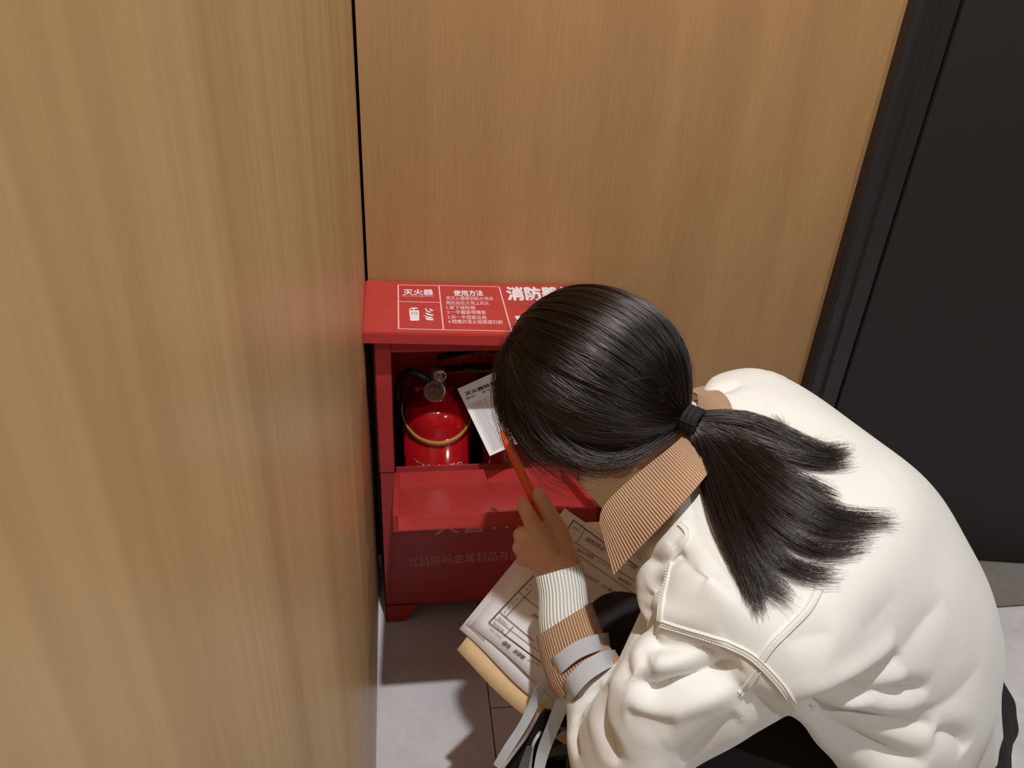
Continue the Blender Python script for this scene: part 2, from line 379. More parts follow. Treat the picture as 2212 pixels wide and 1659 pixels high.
# ------------------------------------------------------------------ extinguishers
def revolve(prof, c, n=40):
    mb = MB(); mb.loft([[(c[0] + r * math.cos(a), c[1] + r * math.sin(a), z) for a in np.linspace(0, 2 * math.pi, n, endpoint=False)] for r, z in prof]); return mb
EXZ = .047
def extinguisher(cx, cy, label, full):
    e = empty('fire_extinguisher', (cx, cy, EXZ), label, 'fire extinguisher', 'extinguishers inside the red cabinet')
    R = .0575; zs = .405
    prof = [(R - .004, EXZ), (R, EXZ + .006), (R, zs)]
    for q in np.linspace(0, 80, 9): prof.append((.018 + (R - .018) * math.cos(math.radians(q)) ** .8, zs + .052 * math.sin(math.radians(q))))
    prof += [(.018, zs + .058), (.018, zs + .064)]
    revolve(prof, (cx, cy)).build('cylinder', M['ext_red'], e, smooth=True)
    v = revolve([(.017, zs + .062), (.017, zs + .075), (.013, zs + .078), (.013, zs + .105), (.009, zs + .108)], (cx, cy), 20).build('valve', M['metal'], e, smooth=True)
    gz = zs + .0875; gc = np.array([cx - .006, cy - .040, gz]); gd = nrm([-.05, -.8, .6])
    gm = MB(); gm.tube([np.array([cx, cy - .010, gz - .006]), gc - gd * .008], .005); gm.tube([gc - gd * .009, gc - gd * .004, gc, gc + gd * .001], [.0165, .0178, .0178, .0155], 28); gg = gm.build('pressure_gauge', M['metal'], e, smooth=False)
    gf = MB(); gf.tube([gc + gd * .001, gc + gd * .0022], [.0150, .0145], 28); gf.build('gauge_face', M['gaugeface'], gg)
    gt = MB(); up = nrm(np.cross(gd, [1, 0, 0])); up = up if up[2] > 0 else -up; sd = np.cross(up, gd); o_ = gc + gd * .0026
    for a0, a1 in ((200, 245), (250, 290), (295, 340)):
        for q in np.arange(a0, a1, 9):
            aa, bb = math.radians(q), math.radians(q + 9)
            gt.add([o_ + r * (math.cos(t) * sd - math.sin(t) * up) for r, t in ((.008, aa), (.011, aa), (.011, bb), (.008, bb))], [(0, 1, 2, 3)])
    strip(gt, o_, o_ + up * .010, .0012, gd, 0); keep(mesh('gauge_scale', gt.V, gt.F, M['ink']), gg)
    h = MB()
    for dz, sl, ln in ((.012, .10, .095), (.034, .30, .105)):
        a = np.array([cx + .0, cy + .012, zs + .082 + dz]); d = np.array([1, -.12, sl]) * (1 if full else -1); d = d if full else np.array([-1, -.1, sl]); s2 = nrm(np.cross(d, [0, 0, 1])) * .011
        h.hexa([a + s2, a - s2, a - s2 + d * ln, a + s2 + d * ln, a + s2 + np.array([0, 0, .004]), a - s2 + np.array([0, 0, .004]), a - s2 + d * ln + np.array([0, 0, .004]), a + s2 + d * ln + np.array([0, 0, .004])])
    h.build('lever', M['hose'], e, bevel=.001)
    pn_ = MB(); k = np.array([cx + .004, cy - .02, zs + .105]); pn_.tube([k + .009 * np.array([math.cos(t), -.3, math.sin(t)]) for t in np.linspace(0, 6.28, 16)], .0012, 8); pn_.build('safety_pin', M['silver'], e, smooth=True)
    ho = MB(); s0 = np.array([cx - .012, cy, zs + .082])
    ho.tube(catmull([s0, s0 + [-.035, .01, .012], s0 + [-.052, .02, -.03], s0 + [-.052, .024, -.14], s0 + [-.050, .026, -.26]], 24), .0075, 12); ho.build('hose', M['hose'], e, smooth=True)
    # slanting retaining strap
    rb = MB(); ring = []; zc = .437
    for t in np.linspace(math.radians(168), math.radians(372), 44):
        d = np.array([math.cos(t), math.sin(t), 0]); z = zc + .030 * math.sin(t) - .006
        q = (z - zs) / .052; rr = R if q <= 0 else .018 + (R - .018) * max(0.0, 1 - min(q, 1) ** 2) ** .4
        rr = R + .0006
        o_ = np.array([cx, cy, 0]) + d * rr + np.array([0, 0, z])
        ring.append([o_ + np.array([0, 0, -.0048]), o_ + d * .0016 + np.array([0, 0, -.0044]), o_ + d * .0016 + np.array([0, 0, .0044]), o_ + np.array([0, 0, .0048])])
    rb.loft(ring); rb.build('hose_strap', M['brass'], e, smooth=True)
    if full:
        co = MB(); co.tube(catmull([U(846, 858, 1.515), U(868, 858, 1.50), U(882, 848, 1.50), U(905, 846, 1.49)], 12), .0045, 10); co.build('hose_collar', M['brass'], e, smooth=True)
        lb = MB()   # printed outline and lettering of the label on the body
        def cyl(px, py):
            r = ray(px, py); a2 = r[0] ** 2 + r[1] ** 2; ox, oy = CAM[0] - cx, CAM[1] - cy; b2 = 2 * (ox * r[0] + oy * r[1]); c2 = ox * ox + oy * oy - (R + .0006) ** 2
            return CAM + r * ((-b2 - math.sqrt(max(0.0, b2 * b2 - 4 * a2 * c2))) / (2 * a2))
        def arc(pts, w):
            P = [cyl(*q) for q in catmull(pts, 16)]
            for i in range(len(P) - 1):
                nn = nrm(np.array([P[i][0] - cx, P[i][1] - cy, 0])); strip(lb, P[i], P[i + 1], w, nn, 0)
        arc([(894, 990), (904, 998), (925, 1009), (960, 1013), (995, 1006), (1010, 1003)], .0018); arc([(1010, 1003), (1013, 1006), (1014, 1040), (1014, 1110)], .0018);
        keep(mesh('label_outline', lb.V, lb.F, M['pink']), e)
        v_, F_ = glyphs('灭火器', .0); lo, hi = v_.min(0), v_.max(0); P = []
        for q in v_:
            u_, w_ = (q[0] - lo[0]) / (hi[0] - lo[0]), (q[1] - lo[1]) / (hi[1] - lo[1]); P.append(cyl(897 + u_ * 105, 1025 + 8 * math.sin(u_ * math.pi) - w_ * 30))
        keep(mesh('label_lettering', P, F_, M['white_print']), e)
    return e
extinguisher(.1125, -.080, 'red fire extinguisher under the round pressure gauge, left one of two in the cabinet', True)
extinguisher(.250, -.078, 'red fire extinguisher mostly hidden behind the white record card and dark hair', False)

# ------------------------------------------------------------------ record card
cn0 = nrm([-.05, -.62, .78])
cpl = U(1058, 985, 1.322)
def onc(px, py): return PL(px, py, cpl, cn0)
card = empty('record_card', onc(1050, 900), 'white inspection record card with ticked table hanging in front of the extinguishers', 'card')
CT = [onc(988, 840), onc(1140, 772), onc(1212, 917), onc(1058, 985)]
cb = MB(); cb.prism(CT, -cn0 * .0006); sheet = cb.build('card_sheet', M['card'], card)
def cc(x, y): return onc(830 + x / 6.143, 760 + y / 6.143)
text('lettering', '灭火器检查记录卡', cc(1085, 590), cc(1730, 330), cc(1066, 545), cn0, M['ink'], sheet, .03)
text('lettering', '编号：  型号：', cc(1090, 640), cc(1440, 500), cc(1080, 615), cn0, M['grey_ink'], sheet, .01)
lines = MB(); cu = nrm(CT[1] - CT[0]); cv = nrm(CT[3] - CT[0]); Lu = np.linalg.norm(CT[1] - CT[0]); Lv = np.linalg.norm(CT[3] - CT[0])
rows = np.linspace(.27, .96, 22)
for r in rows: strip(lines, CT[0] + cu * .06 * Lu + cv * r * Lv, CT[0] + cu * .95 * Lu + cv * r * Lv, .00028, cn0)
for q in (.06, .30, .44, .58, .72, .95): strip(lines, CT[0] + cu * q * Lu + cv * .27 * Lv, CT[0] + cu * q * Lu + cv * .96 * Lv, .00028, cn0)
keep(mesh('table_lines', lines.V, lines.F, M['grey_ink']), sheet)
ck = MB()
for i in range(2, 13):
    for q in (.37, .51, .65)[:(3 if i < 6 else 2 if i < 9 else 1)]:
        o_ = CT[0] + cu * q * Lu + cv * (rows[i] - .012) * Lv
        strip(ck, o_ - cu * .0022 - cv * .001, o_ + cv * .0008, .0004, cn0, .0007); strip(ck, o_ + cv * .0008, o_ + cu * .003 - cv * .003, .0004, cn0, .0007)
for i in range(21):
    text('', '2020年' + str(i % 12 + 1) + '月', CT[0] + cu * .08 * Lu + cv * (rows[i] + .026) * Lv, CT[0] + cu * .27 * Lu + cv * (rows[i] + .026) * Lv, CT[0] + cu * .08 * Lu + cv * (rows[i] + .008) * Lv, cn0, None, None, mb=ck)
keep(mesh('tick_marks', ck.V, ck.F, M['grey_ink']), sheet)
s = MB(); s.tube(catmull([onc(1110, 790), U(1060, 830, 1.36), U(1038, 790, 1.40), U(1040, 760, 1.43), U(1062, 790, 1.45), U(1075, 820, 1.45)], 24), .0011, 6); s.build('hanging_wire', M['wire'], card, smooth=True)

# ================================================================== PERSON
pers = empty('person', (.50, -.65, 0), 'crouching person in ecru jacket with tan corduroy collar and black ponytail, holding an orange pen', 'person')
RrC, DdC = RW[:, 0], RW[:, 1]
Hc = U(1287, 822, .885)
HF = nrm([-.60, .60, -.53]); HU = np.array([-.63, .058, .78]); HU = nrm(HU - HF * np.dot(HU, HF)); HL = np.cross(HU, HF); HR = -HL
def HP(r, f, u): return Hc + HR * r + HF * f + HU * u
# ---- body: one continuous surface
bd = MB()
bd.ellipsoid(HP(0, -.008, .012), (HR, HF, HU), (.072, .088, .084)); bd.ellipsoid(HP(0, .035, -.035), (HR, HF, HU), (.058, .058, .072))
bd.capsule(HP(-.022, .055, -.088), HP(.022, .055, -.088), .022, .022); bd.capsule(HP(-.052, -.002, -.074), HP(-.02, .05, -.095), .019, .02); bd.capsule(HP(.052, -.002, -.074), HP(.02, .05, -.095), .019, .02)
bd.chain([HP(0, .083, -.005), HP(0, .100, -.035), HP(0, .094, -.04)], [.007, .010, .009]); bd.capsule(HP(-.012, .088, -.041), HP(.012, .088, -.041), .006, .006)
bd.capsule(HP(-.036, .080, .012), HP(.036, .080, .012), .012, .012)
for s_ in (-1, 1):
    bd.ellipsoid(HP(s_ * .074, -.010, -.022), (HR, HF, HU), (.008, .017, .029)); bd.ellipsoid(HP(s_ * .046, .052, -.03), (HR, HF, HU), (.02, .025, .022))
bd.capsule(HP(-.016, .092, -.068), HP(.016, .092, -.068), .0065, .0065); bd.capsule(HP(-.012, .090, -.077), HP(.012, .090, -.077), .007, .007)
NK = U(1500, 985, .935); LS = U(1540, 1290, .875); RS = U(1640, 900, 1.08); PV = U(1985, 1600, 1.20)
bd.chain([HP(0, -.012, -.06), NK], [.048, .046]); SP = catmull([NK, NK + [.08, -.02, -.05], np.array([.58, -.66, .50]), PV], 6); bd.chain(SP, [.045, .06, .085, .09, .09, .085])
bd.chain([NK + [.03, 0, -.03], LS], [.05, .046]); bd.chain([NK + [.03, 0, -.03], RS], [.05, .05])
EL = U(1335, 1690, .905); WR = U(1213, 1250, 1.005); bd.chain([LS, EL, U(1275, 1470, .945), U(1226, 1345, .975), WR], [.046, .033, .029, .0260, .0245])
ER = U(1515, 1060, 1.19); WRr = U(1475, 1235, 1.22); bd.chain([RS, ER, WRr], [.048, .038, .026])
# left hand (seen from the back, pinching the pen)
dz = 1.012
def h(px, py, dd=0): return U(px, py, dz + dd)
WR2 = h(1213, 1238, .000)
mcp = {'index': h(1160, 1146, -.004), 'middle': h(1143, 1164, .0), 'ring': h(1140, 1187, .006), 'little': h(1148, 1210, .013)}
for k, r in (('index', .0125), ('middle', .0122), ('ring', .0118), ('little', .0112)): bd.chain([h(1208, 1228, .004), (np.array(mcp[k]) + h(1208, 1228, .006)) / 2, mcp[k]], [.018, .0155, r])
bd.chain([h(1200, 1210, .012), h(1175, 1170, .014)], [.022, .018])
bd.chain([mcp['index'], h(1141, 1114, -.004), h(1131, 1094, .008), h(1128, 1084, .016)], [.0118, .0098, .0086, .0072])
bd.chain([mcp['middle'], h(1124, 1156, .002), h(1134, 1150, .024), h(1146, 1146, .030)], [.0118, .0096, .0088, .0078])
bd.chain([mcp['ring'], h(1122, 1183, .006), h(1134, 1178, .030), h(1150, 1176, .036)], [.0113, .0094, .0086, .0076])
bd.chain([mcp['little'], h(1129, 1211, .012), h(1142, 1206, .034), h(1156, 1202, .038)], [.0104, .0086, .0078, .0070])
bd.chain([h(1222, 1220, .006), h(1206, 1150, .012), h(1182, 1102, .010), h(1168, 1076, .012), h(1163, 1066, .014)], [.019, .0135, .0104, .0096, .0078])
# right hand under the papers
rh = WRr; fd = nrm(U(1420, 1275, 1.21) - WRr); sd = nrm(np.cross(fd, [0, 0, 1]))
bd.chain([rh, rh + fd * .05], [.026, .024])
for k, ln in ((-1.5, .062), (-.5, .075), (.5, .072), (1.5, .055)):
    a0 = rh + fd * .06 + sd * k * .017; bd.chain([rh + fd * .02 + sd * k * .008, a0, a0 + fd * ln * .5 - np.array([0, 0, .012]), a0 + fd * ln * .8 - np.array([0, 0, .03])], [.013, .0098, .0088, .0074])
bd.chain([rh + fd * .02 + np.array([0, 0, .012]), rh + fd * .055 + np.array([0, 0, .02]) + sd * .03, rh + fd * .085 + np.array([0, 0, .016]) + sd * .035], [.015, .0108, .0088])
# legs
HLp, HRp = PV + [0, -.075, -.03], PV + [0, .075, -.03]
KL, AL, KR, AR = np.array([.285, -.73, .40]), np.array([.47, -.73, .085]), U(1348, 1392, 1.085), np.array([.52, -.54, .085])
for hp, k, an in ((HLp, KL, AL), (HRp, KR, AR)):
    bd.chain([hp, (hp + k) / 2, k, (k + an) / 2 + [.01, 0, 0], an, an + [-.13, 0, -.048]], [.075, .066, .05, .046, .034, .024])
me = bd.remesh(.0026, 5); body = obj('body', me, M['skin'], pers)
for s_ in (-1, 1):
    q = MB(); q.ellipsoid(HP(s_ * .031, .0775, -.006), (HR, HF, HU), (.0125, .0125, .0115)); ey = q.build('eye', M['eye'], pers, smooth=True)
    q = MB(); q.ellipsoid(HP(s_ * .031, .0885, -.007), (HR, HF, HU), (.0055, .0025, .0055)); q.build('iris', M['iris'], ey, smooth=True)
    q = MB(); q.tube([HP(s_ * x, y, z) for x, y, z in ((.012, .094, .014), (.03, .0925, .019), (.048, .080, .014))], [.002, .003, .0015], 8); q.build('eyebrow', M['haircap'], pers, smooth=True)
q = MB(); q.chain([HP(-.017, .0975, -.0705), HP(0, .0995, -.0705), HP(.017, .0975, -.0705)], [.003, .0045, .003]); q.build('lips', M['lips'], pers, smooth=True)

# ---- jacket
def ering(Upt, Lpt, tang, rd, n=56, e=2.3, back=1.0):
    c = (Upt + Lpt) / 2; a = (Upt - Lpt) / 2; k = nrm(CAM - c)
    out = []
    for t in np.linspace(0, 2 * math.pi, n, endpoint=False):
        cs, sn = math.cos(t), math.sin(t); f = (abs(cs) ** e + abs(sn) ** e) ** (-1 / e)
        out.append(c + a * cs * f + k * sn * f * (rd if sn > 0 else rd * back))
    return out
def body_loft(mb, rows, e=2.3, n=56, sub=5):
    R_ = np.array([np.r_[U(*r[0]), U(*r[1]), r[2]] for r in rows]); S = catmull(R_, (len(rows) - 1) * sub + 1); rings = []
    cen = (S[:, :3] + S[:, 3:6]) / 2
    for i in range(len(S)):
        t = nrm(cen[min(i + 1, len(S) - 1)] - cen[max(i - 1, 0)]); rings.append(ering(S[i, :3], S[i, 3:6], t, S[i, 6], n, e))
    mb.loft(rings)
jk = MB()
body_loft(jk, [((1515, 850, .96), (1462, 1100, .85), .055), ((1545, 812, 1.00), (1425, 1200, .82), .065), ((1640, 798, 1.03), (1470, 1330, .81), .085), ((1760, 855, 1.03), (1560, 1440, .80), .105),
               ((1890, 952, 1.02), (1650, 1505, .83), .125), ((2000, 1040, 1.03), (1725, 1545, .87), .14), ((2085, 1165, 1.06), (1765, 1595, .93), .145),
               ((2145, 1295, 1.09), (1800, 1640, .99), .145), ((2168, 1420, 1.12), (1830, 1690, 1.04), .14), ((2150, 1560, 1.13), (1850, 1760, 1.08), .13), ((2105, 1670, 1.14), (1840, 1830, 1.12), .12), ((2040, 1800, 1.14), (1830, 1880, 1.14), .09)])
body_loft(jk, [((1500, 1190, .77), (1770, 1470, .82), .06), ((1400, 1310, .80), (1716, 1528, .86), .066), ((1368, 1395, .80), (1610, 1595, .85), .064), ((1305, 1480, .82), (1490, 1665, .86), .062),
               ((1250, 1580, .88), (1440, 1740, .86), .056), ((1240, 1690, .91), (1390, 1790, .89), .05)])
body_loft(jk, [((1245, 1720, .90), (1470, 1680, .87), .05), ((1226, 1620, .905), (1450, 1560, .87), .052), ((1226, 1565, .925), (1405, 1485, .89), .044), ((1224, 1535, .932), (1362, 1450, .912), .042), ((1216, 1508, .940), (1342, 1426, .922), .037), ((1210, 1490, .948), (1325, 1412, .935), .028)])
jk.chain([U(1475, 1180, .83), U(1452, 1262, .84)], [.034, .036]); jk.chain([U(1452, 1262, .84), U(1470, 1330, .83)], [.036, .04])
jk.chain([RS, U(1540, 1010, 1.18), U(1510, 1110, 1.19), U(1435, 1200, 1.165)], [.058, .056, .052, .046])
jk.capsule(EL, U(1345, 1640, .895), .048, .046); jk.chain(SP, [.062, .085, .11, .115, .10, .09]); jk.chain([LS, (LS + EL) / 2, EL], [.058, .054, .048]); jk.chain([NK + [.03, 0, -.03], LS], [.062, .058]); jk.chain([NK + [.03, 0, -.03], RS], [.062, .060])
me = jk.remesh(.0032, 5)
def relax(me, pts, rad, it):
    v = getv(me); e = np.zeros(len(me.edges) * 2, int); me.edges.foreach_get('vertices', e); e = e.reshape(-1, 2)
    P = catmull([np.array(p) for p in pts], 20); dmin = np.min(np.linalg.norm(v[:, None, :] - P[None], axis=2), axis=1) if len(v) < 400000 else None
    w = np.clip(1.4 * (1 - dmin / rad), 0, 1)[:, None]; cnt = np.bincount(e.ravel(), minlength=len(v))[:, None].clip(1)
    for _ in range(it):
        acc = np.stack([np.bincount(e[:, 0], v[e[:, 1], k], len(v)) + np.bincount(e[:, 1], v[e[:, 0], k], len(v)) for k in range(3)], 1)
        v = v + w * .7 * (acc / cnt - v)
    setv(me, v)
def bvh_of(me): return BVHTree.FromPolygons([tuple(v) for v in getv(me)], [tuple(p.vertices) for p in me.polygons])
BV = bvh_of(me)
_r = BV
def hit0(px, py):
    q = _r.ray_cast(Vector(CAM), Vector(ray(px, py))); return np.array(q[0])
relax(me, [hit0(1500, 1190), hit0(1560, 1250), hit0(1620, 1310), hit0(1670, 1350)], .055, 160)
BV = bvh_of(me)
def hit(px, py, bv=None):
    r = ray(px, py); q = (bv or BV).ray_cast(Vector(CAM), Vector(r)); return None if q[0] is None else np.array(q[0])
V = getv(me); N = getn(me); disp = np.zeros(len(V))
def fold(pts, amp, wid, ridge=.14, taper=True):
    global disp
    P = [hit(*p) for p in catmull(pts, 26)]; P = np.array([p for p in P if p is not None])
    if len(P) < 4: return
    tt = np.linspace(0, 1, len(P)); best = np.full(len(V), 9.); par = np.zeros(len(V)); near = np.linalg.norm(V - P[len(P) // 2], axis=1) < np.linalg.norm(P[0] - P[-1]) + 5 * wid
    idx = np.where(near)[0]
    for i in range(len(P) - 1):
        a, b = P[i], P[i + 1]; ab = b - a; t = np.clip(((V[idx] - a) @ ab) / (ab @ ab + 1e-12), 0, 1); d = np.linalg.norm(V[idx] - a - t[:, None] * ab, axis=1)
        u = d < best[idx]; best[idx[u]] = d[u]; par[idx[u]] = tt[i] + t[u] * (tt[1] - tt[0])
    x = best / wid; tp = np.clip(4 * par * (1 - par), 0, 1) ** .6 if taper else np.ones(len(V))
    disp += tp * amp * (-np.exp(-x ** 1.2) + ridge * np.exp(-((x - 2.2) / 1.2) ** 2))
def c7(p): return [(1040 + x / 3.95, 1300 + y / 3.95) for x, y in p]
def c8(p): return [(1560 + x / 3.393, 1180 + y / 3.393) for x, y in p]
fold(c7([(1330, 170), (1400, 270), (1480, 330), (1600, 360), (1750, 390), (2040, 440)]), .017, .010)
fold(c7([(1300, 640), (1400, 730), (1490, 765), (1700, 690), (1950, 600), (2200, 520)]), .020, .009, .3)
fold(c7([(1340, 400), (1400, 520), (1440, 640), (1480, 745)]), .005, .007)
fold(c7([(1060, 700), (1010, 860), (1005, 1000), (1050, 1130), (1170, 1390)]), .014, .0075)
fold(c7([(1230, 950), (1350, 980), (1480, 1010), (1640, 1030)]), .006, .010)
fold(c7([(1230, 480), (1230, 580), (1280, 640)]), .006, .007)
fold(c7([(770, 830), (860, 790), (960, 740), (1030, 690)]), .006, .004)
fold(c7([(790, 1020), (850, 900), (930, 800), (1010, 720)]), .008, .005)
fold(c7([(820, 1330), (800, 1200), (800, 1080), (870, 960)]), .007, .005)
fold(c7([(1700, 1390), (1900, 1240), (2050, 1100), (2200, 980)]), .007, .014, .3)
fold(c7([(1330, 60), (1390, 110), (1480, 130)]), .010, .009)
fold(c7([(1440, -70), (1390, 0), (1330, 60)]), .006, .008)
fold(c8([(760, 1110), (900, 1085), (1100, 1085), (1300, 1070), (1520, 1055)]), .014, .009)
fold(c8([(560, 1190), (700, 1215), (900, 1262), (1200, 1310), (1560, 1325)]), .019, .010)
fold(c8([(620, 1240), (800, 1340), (1000, 1430), (1250, 1540), (1500, 1600)]), .016, .012)
fold(c8([(1560, 1385), (1680, 1385), (1760, 1430), (1790, 1500)]), .010, .010, .1)
fold(c8([(560, 1205), (800, 1115), (1000, 1020), (1200, 910), (1320, 800)]), .012, .010, .5)
fold(c8([(1300, 800), (1400, 680), (1500, 540), (1620, 400)]), .0035, .012)
fold(c8([(1020, 640), (1150, 520), (1280, 340)]), .002, .014)
fold(c8([(1380, 1240), (1550, 1210), (1700, 1120), (1900, 880)]), .004, .014)
fold(c8([(480, 720), (640, 660), (820, 640)]), .003, .012)
fold([(1450, 1170), (1480, 1210), (1530, 1250)], .006, .010)
fold([(1390, 1200), (1420, 1215), (1450, 1205), (1470, 1185)], .008, .007)
fold([(1380, 1290), (1420, 1265), (1440, 1240)], .008, .007)
fold([(1540, 845), (1570, 838), (1600, 825)], .006, .008)
fold([(1600, 880), (1700, 900), (1790, 960)], .002, .018)
lump = .0007 * np.sin(V @ np.array([38., 21., -17.]) + 1) * np.sin(V @ np.array([-15., 41., 26.]))
setv(me, V + N * (disp + lump)[:, None])
jacket = obj('jacket', me, M['jacket'], pers)
sm = jacket.modifiers.new('soften', 'SMOOTH'); sm.factor = .5; sm.iterations = 1
BJ = bvh_of(me)
def surf(pts, n, off=.0012):
    out = []
    for p in catmull(pts, n):
        r = ray(*p); q = BJ.ray_cast(Vector(CAM), Vector(r))
        if q[0] is None: continue
        nn = np.array(q[1]); nn = nn if np.dot(nn, r) < 0 else -nn; out.append((np.array(q[0]) + nn * off, nn))
    return out
def seam(pts, width, n=60):
    S = surf(pts, n)
    if len(S) < 4: return
    P = np.array([s[0] for s in S]); NN = np.array([s[1] for s in S])
    for _ in range(3): NN[1:-1] = (NN[:-2] + NN[1:-1] + NN[2:]) / 3; P[1:-1] = (P[:-2] + 2 * P[1:-1] + P[2:]) / 4
    rings = []; st = MB()
    for i in range(len(P)):
        t = nrm(P[min(i + 1, len(P) - 1)] - P[max(i - 1, 0)]); n_ = nrm(NN[i]); s = np.cross(t, n_)
        rings.append([P[i] - s * width / 2 - n_ * .003, P[i] - s * width * .42 + n_ * .0002, P[i] + n_ * .0007, P[i] + s * width * .42 + n_ * .0002, P[i] + s * width / 2 - n_ * .003])
        for q in (-.30, .30): st.capsule(P[i] + s * width * q + n_ * .0006 - t * .0008, P[i] + s * width * q + n_ * .0006 + t * .0008, .0005, .0005, 6)
    mb = MB(); mb.loft(rings, closed=False, cap=False); sm_ = mb.build('seam', M['jacket'], jacket, smooth=True)
    o = st.build('stitching', M['thread'], jacket, smooth=True); o['kind'] = 'stuff'
seam([(1428, 1347), (1490, 1365), (1560, 1388), (1610, 1410), (1645, 1437), (1690, 1485), (1722, 1532)], .0085)
seam([(1770, 1270), (1745, 1315), (1700, 1360), (1665, 1395), (1642, 1428)], .0085, 40)
seam([(1470, 1132), (1486, 1152), (1478, 1178), (1452, 1205), (1442, 1250), (1430, 1300), (1426, 1340)], .007, 46)
seam([(1636, 1450), (1618, 1475), (1598, 1497)], .0065, 16)

# ---- corduroy collar
def sheet_loft(name, rows, m, parent, thick=.0022, n=60, k=7, bulge=0.0, uvs=(1, 1)):
    A_ = catmull([U(*r[0]) for r in rows], n); B2 = catmull([U(*r[1]) for r in rows], n); V_ = []; uv = []; acc = 0
    for i in range(n):
        if i: acc += np.linalg.norm((A_[i] + B2[i]) / 2 - (A_[i - 1] + B2[i - 1]) / 2)
        for j in range(k):
            f = j / (k - 1); p = A_[i] * (1 - f) + B2[i] * f; out = nrm(CAM - p); p = p + out * bulge * math.sin(f * math.pi * .9 + .25); V_.append(p); uv.append((acc * uvs[0], f * uvs[1]))
    F_ = [(i * k + j, i * k + j + 1, (i + 1) * k + j + 1, (i + 1) * k + j) for i in range(n - 1) for j in range(k - 1)]
    o = mesh(name, V_, F_, m, None, True, uv); keep(o, parent)
    s = o.modifiers.new('thickness', 'SOLIDIFY'); s.thickness = thick; s.offset = 0
    s = o.modifiers.new('crisp_rim', 'EDGE_SPLIT'); s.split_angle = .7
    return o
sheet_loft('collar', [((1296, 1132, .825), (1325, 1243, .82)), ((1304, 1096, .825), (1362, 1203, .808)), ((1345, 1052, .825), (1420, 1144, .79)), ((1400, 1006, .828), (1474, 1088, .785)), ((1450, 966, .832), (1519, 1036, .800)),
                      ((1488, 928, .868), (1556, 985, .845)), ((1505, 890, .885), (1578, 930, .862)), ((1508, 862, .90), (1582, 886, .885)), ((1500, 850, .915), (1560, 850, .925)), ((1470, 850, .95), (1520, 835, .975))],
           M['cord'], jacket, bulge=.006, uvs=(3.2, 1))
# ---- cuff, knit cuff
def tube_rings(name, rows, m, parent, n=64, uvn=1.0, shell=True, sub=6, e=2.2):
    R_ = np.array([np.r_[U(*r[0]), U(*r[1]), r[2]] for r in rows]); S = catmull(R_, (len(rows) - 1) * sub + 1); V_ = []; uv = []
    cen = (S[:, :3] + S[:, 3:6]) / 2; t = nrm(cen[-1] - cen[0]); K = len(S)
    for i in range(K):
        for q, p in enumerate(ering(S[i, :3], S[i, 3:6], t, S[i, 6], n, e)): V_.append(p)
        V_.append(V_[-n])
        for q in range(n + 1): uv.append((q / n * uvn, i / (K - 1)))
    w_ = n + 1; F_ = [(i * w_ + j, i * w_ + j + 1, (i + 1) * w_ + j + 1, (i + 1) * w_ + j) for i in range(K - 1) for j in range(n)]
    o = mesh(name, V_, F_, m, None, True, uv); keep(fixn(o), parent)
    s = o.modifiers.new('thickness', 'SOLIDIFY'); s.thickness = .003; s.offset = -1
    s = o.modifiers.new('crisp_rim', 'EDGE_SPLIT'); s.split_angle = .7
    return o
tube_rings('knit_cuff', [((1156, 1247, .985), (1259, 1217, .985), .024), ((1163, 1290, .975), (1266, 1262, .975), .0255), ((1163, 1345, .96), (1272, 1310, .96), .027), ((1168, 1390, .955), (1285, 1345, .955), .028)], M['knit'], pers, uvn=.62)
tube_rings('corduroy_cuff', [((1158, 1375, .96), (1278, 1300, .955), .031), ((1167, 1415, .952), (1294, 1345, .945), .033), ((1180, 1465, .945), (1312, 1385, .935), .034), ((1196, 1502, .94), (1330, 1418, .925), .034)], M['cord'], jacket, uvn=.66)
o = tube_rings('cuff_fold', [((1190, 1492, .938), (1332, 1410, .923), .0365), ((1203, 1512, .937), (1342, 1428, .92), .036)], M['cord'], jacket, uvn=.66)

# ---- trousers, shoes
tr = MB()
tr.chain([U(2038, 1535, 1.25), PV, PV + [0, .05, 0]], [.082, .098, .095])
for hp, k, an in ((HLp, KL, AL), (HRp, KR, AR)):
    tr.chain([hp, (hp + k) / 2, k, (k + an) / 2 + [.01, 0, 0], an + [.004, 0, .0]], [.088, .084, .066, .060, .052])
me = tr.remesh(.006, 6); Vt = getv(me); Nt = getn(me); setv(me, Vt + Nt * (.0014 * np.sin(Vt @ np.array([60., 90., 40.])) * np.sin(Vt @ np.array([-40., 30., 110.])))[:, None]); obj('trousers', me, M['trousers'], pers)
for an in (AL, AR):
    s = MB(); s.chain([an + [.03, 0, -.035], an + [-.05, 0, -.042], an + [-.15, 0, -.048]], [.036, .040, .030]); s.capsule(an + [0, 0, .03], an + [0, 0, -.03], .050, .042); sh = obj('shoe', s.remesh(.005, 4), M['shoe'], pers)
    s = MB(); s.prism([an + np.array([x, y, -.084]) for x, y in ((.065, -.03), (.065, .03), (-.05, .043), (-.15, .036), (-.185, .0), (-.15, -.036), (-.05, -.043))], (0, 0, .016)); s.build('sole', M['sole'], sh, bevel=.004)

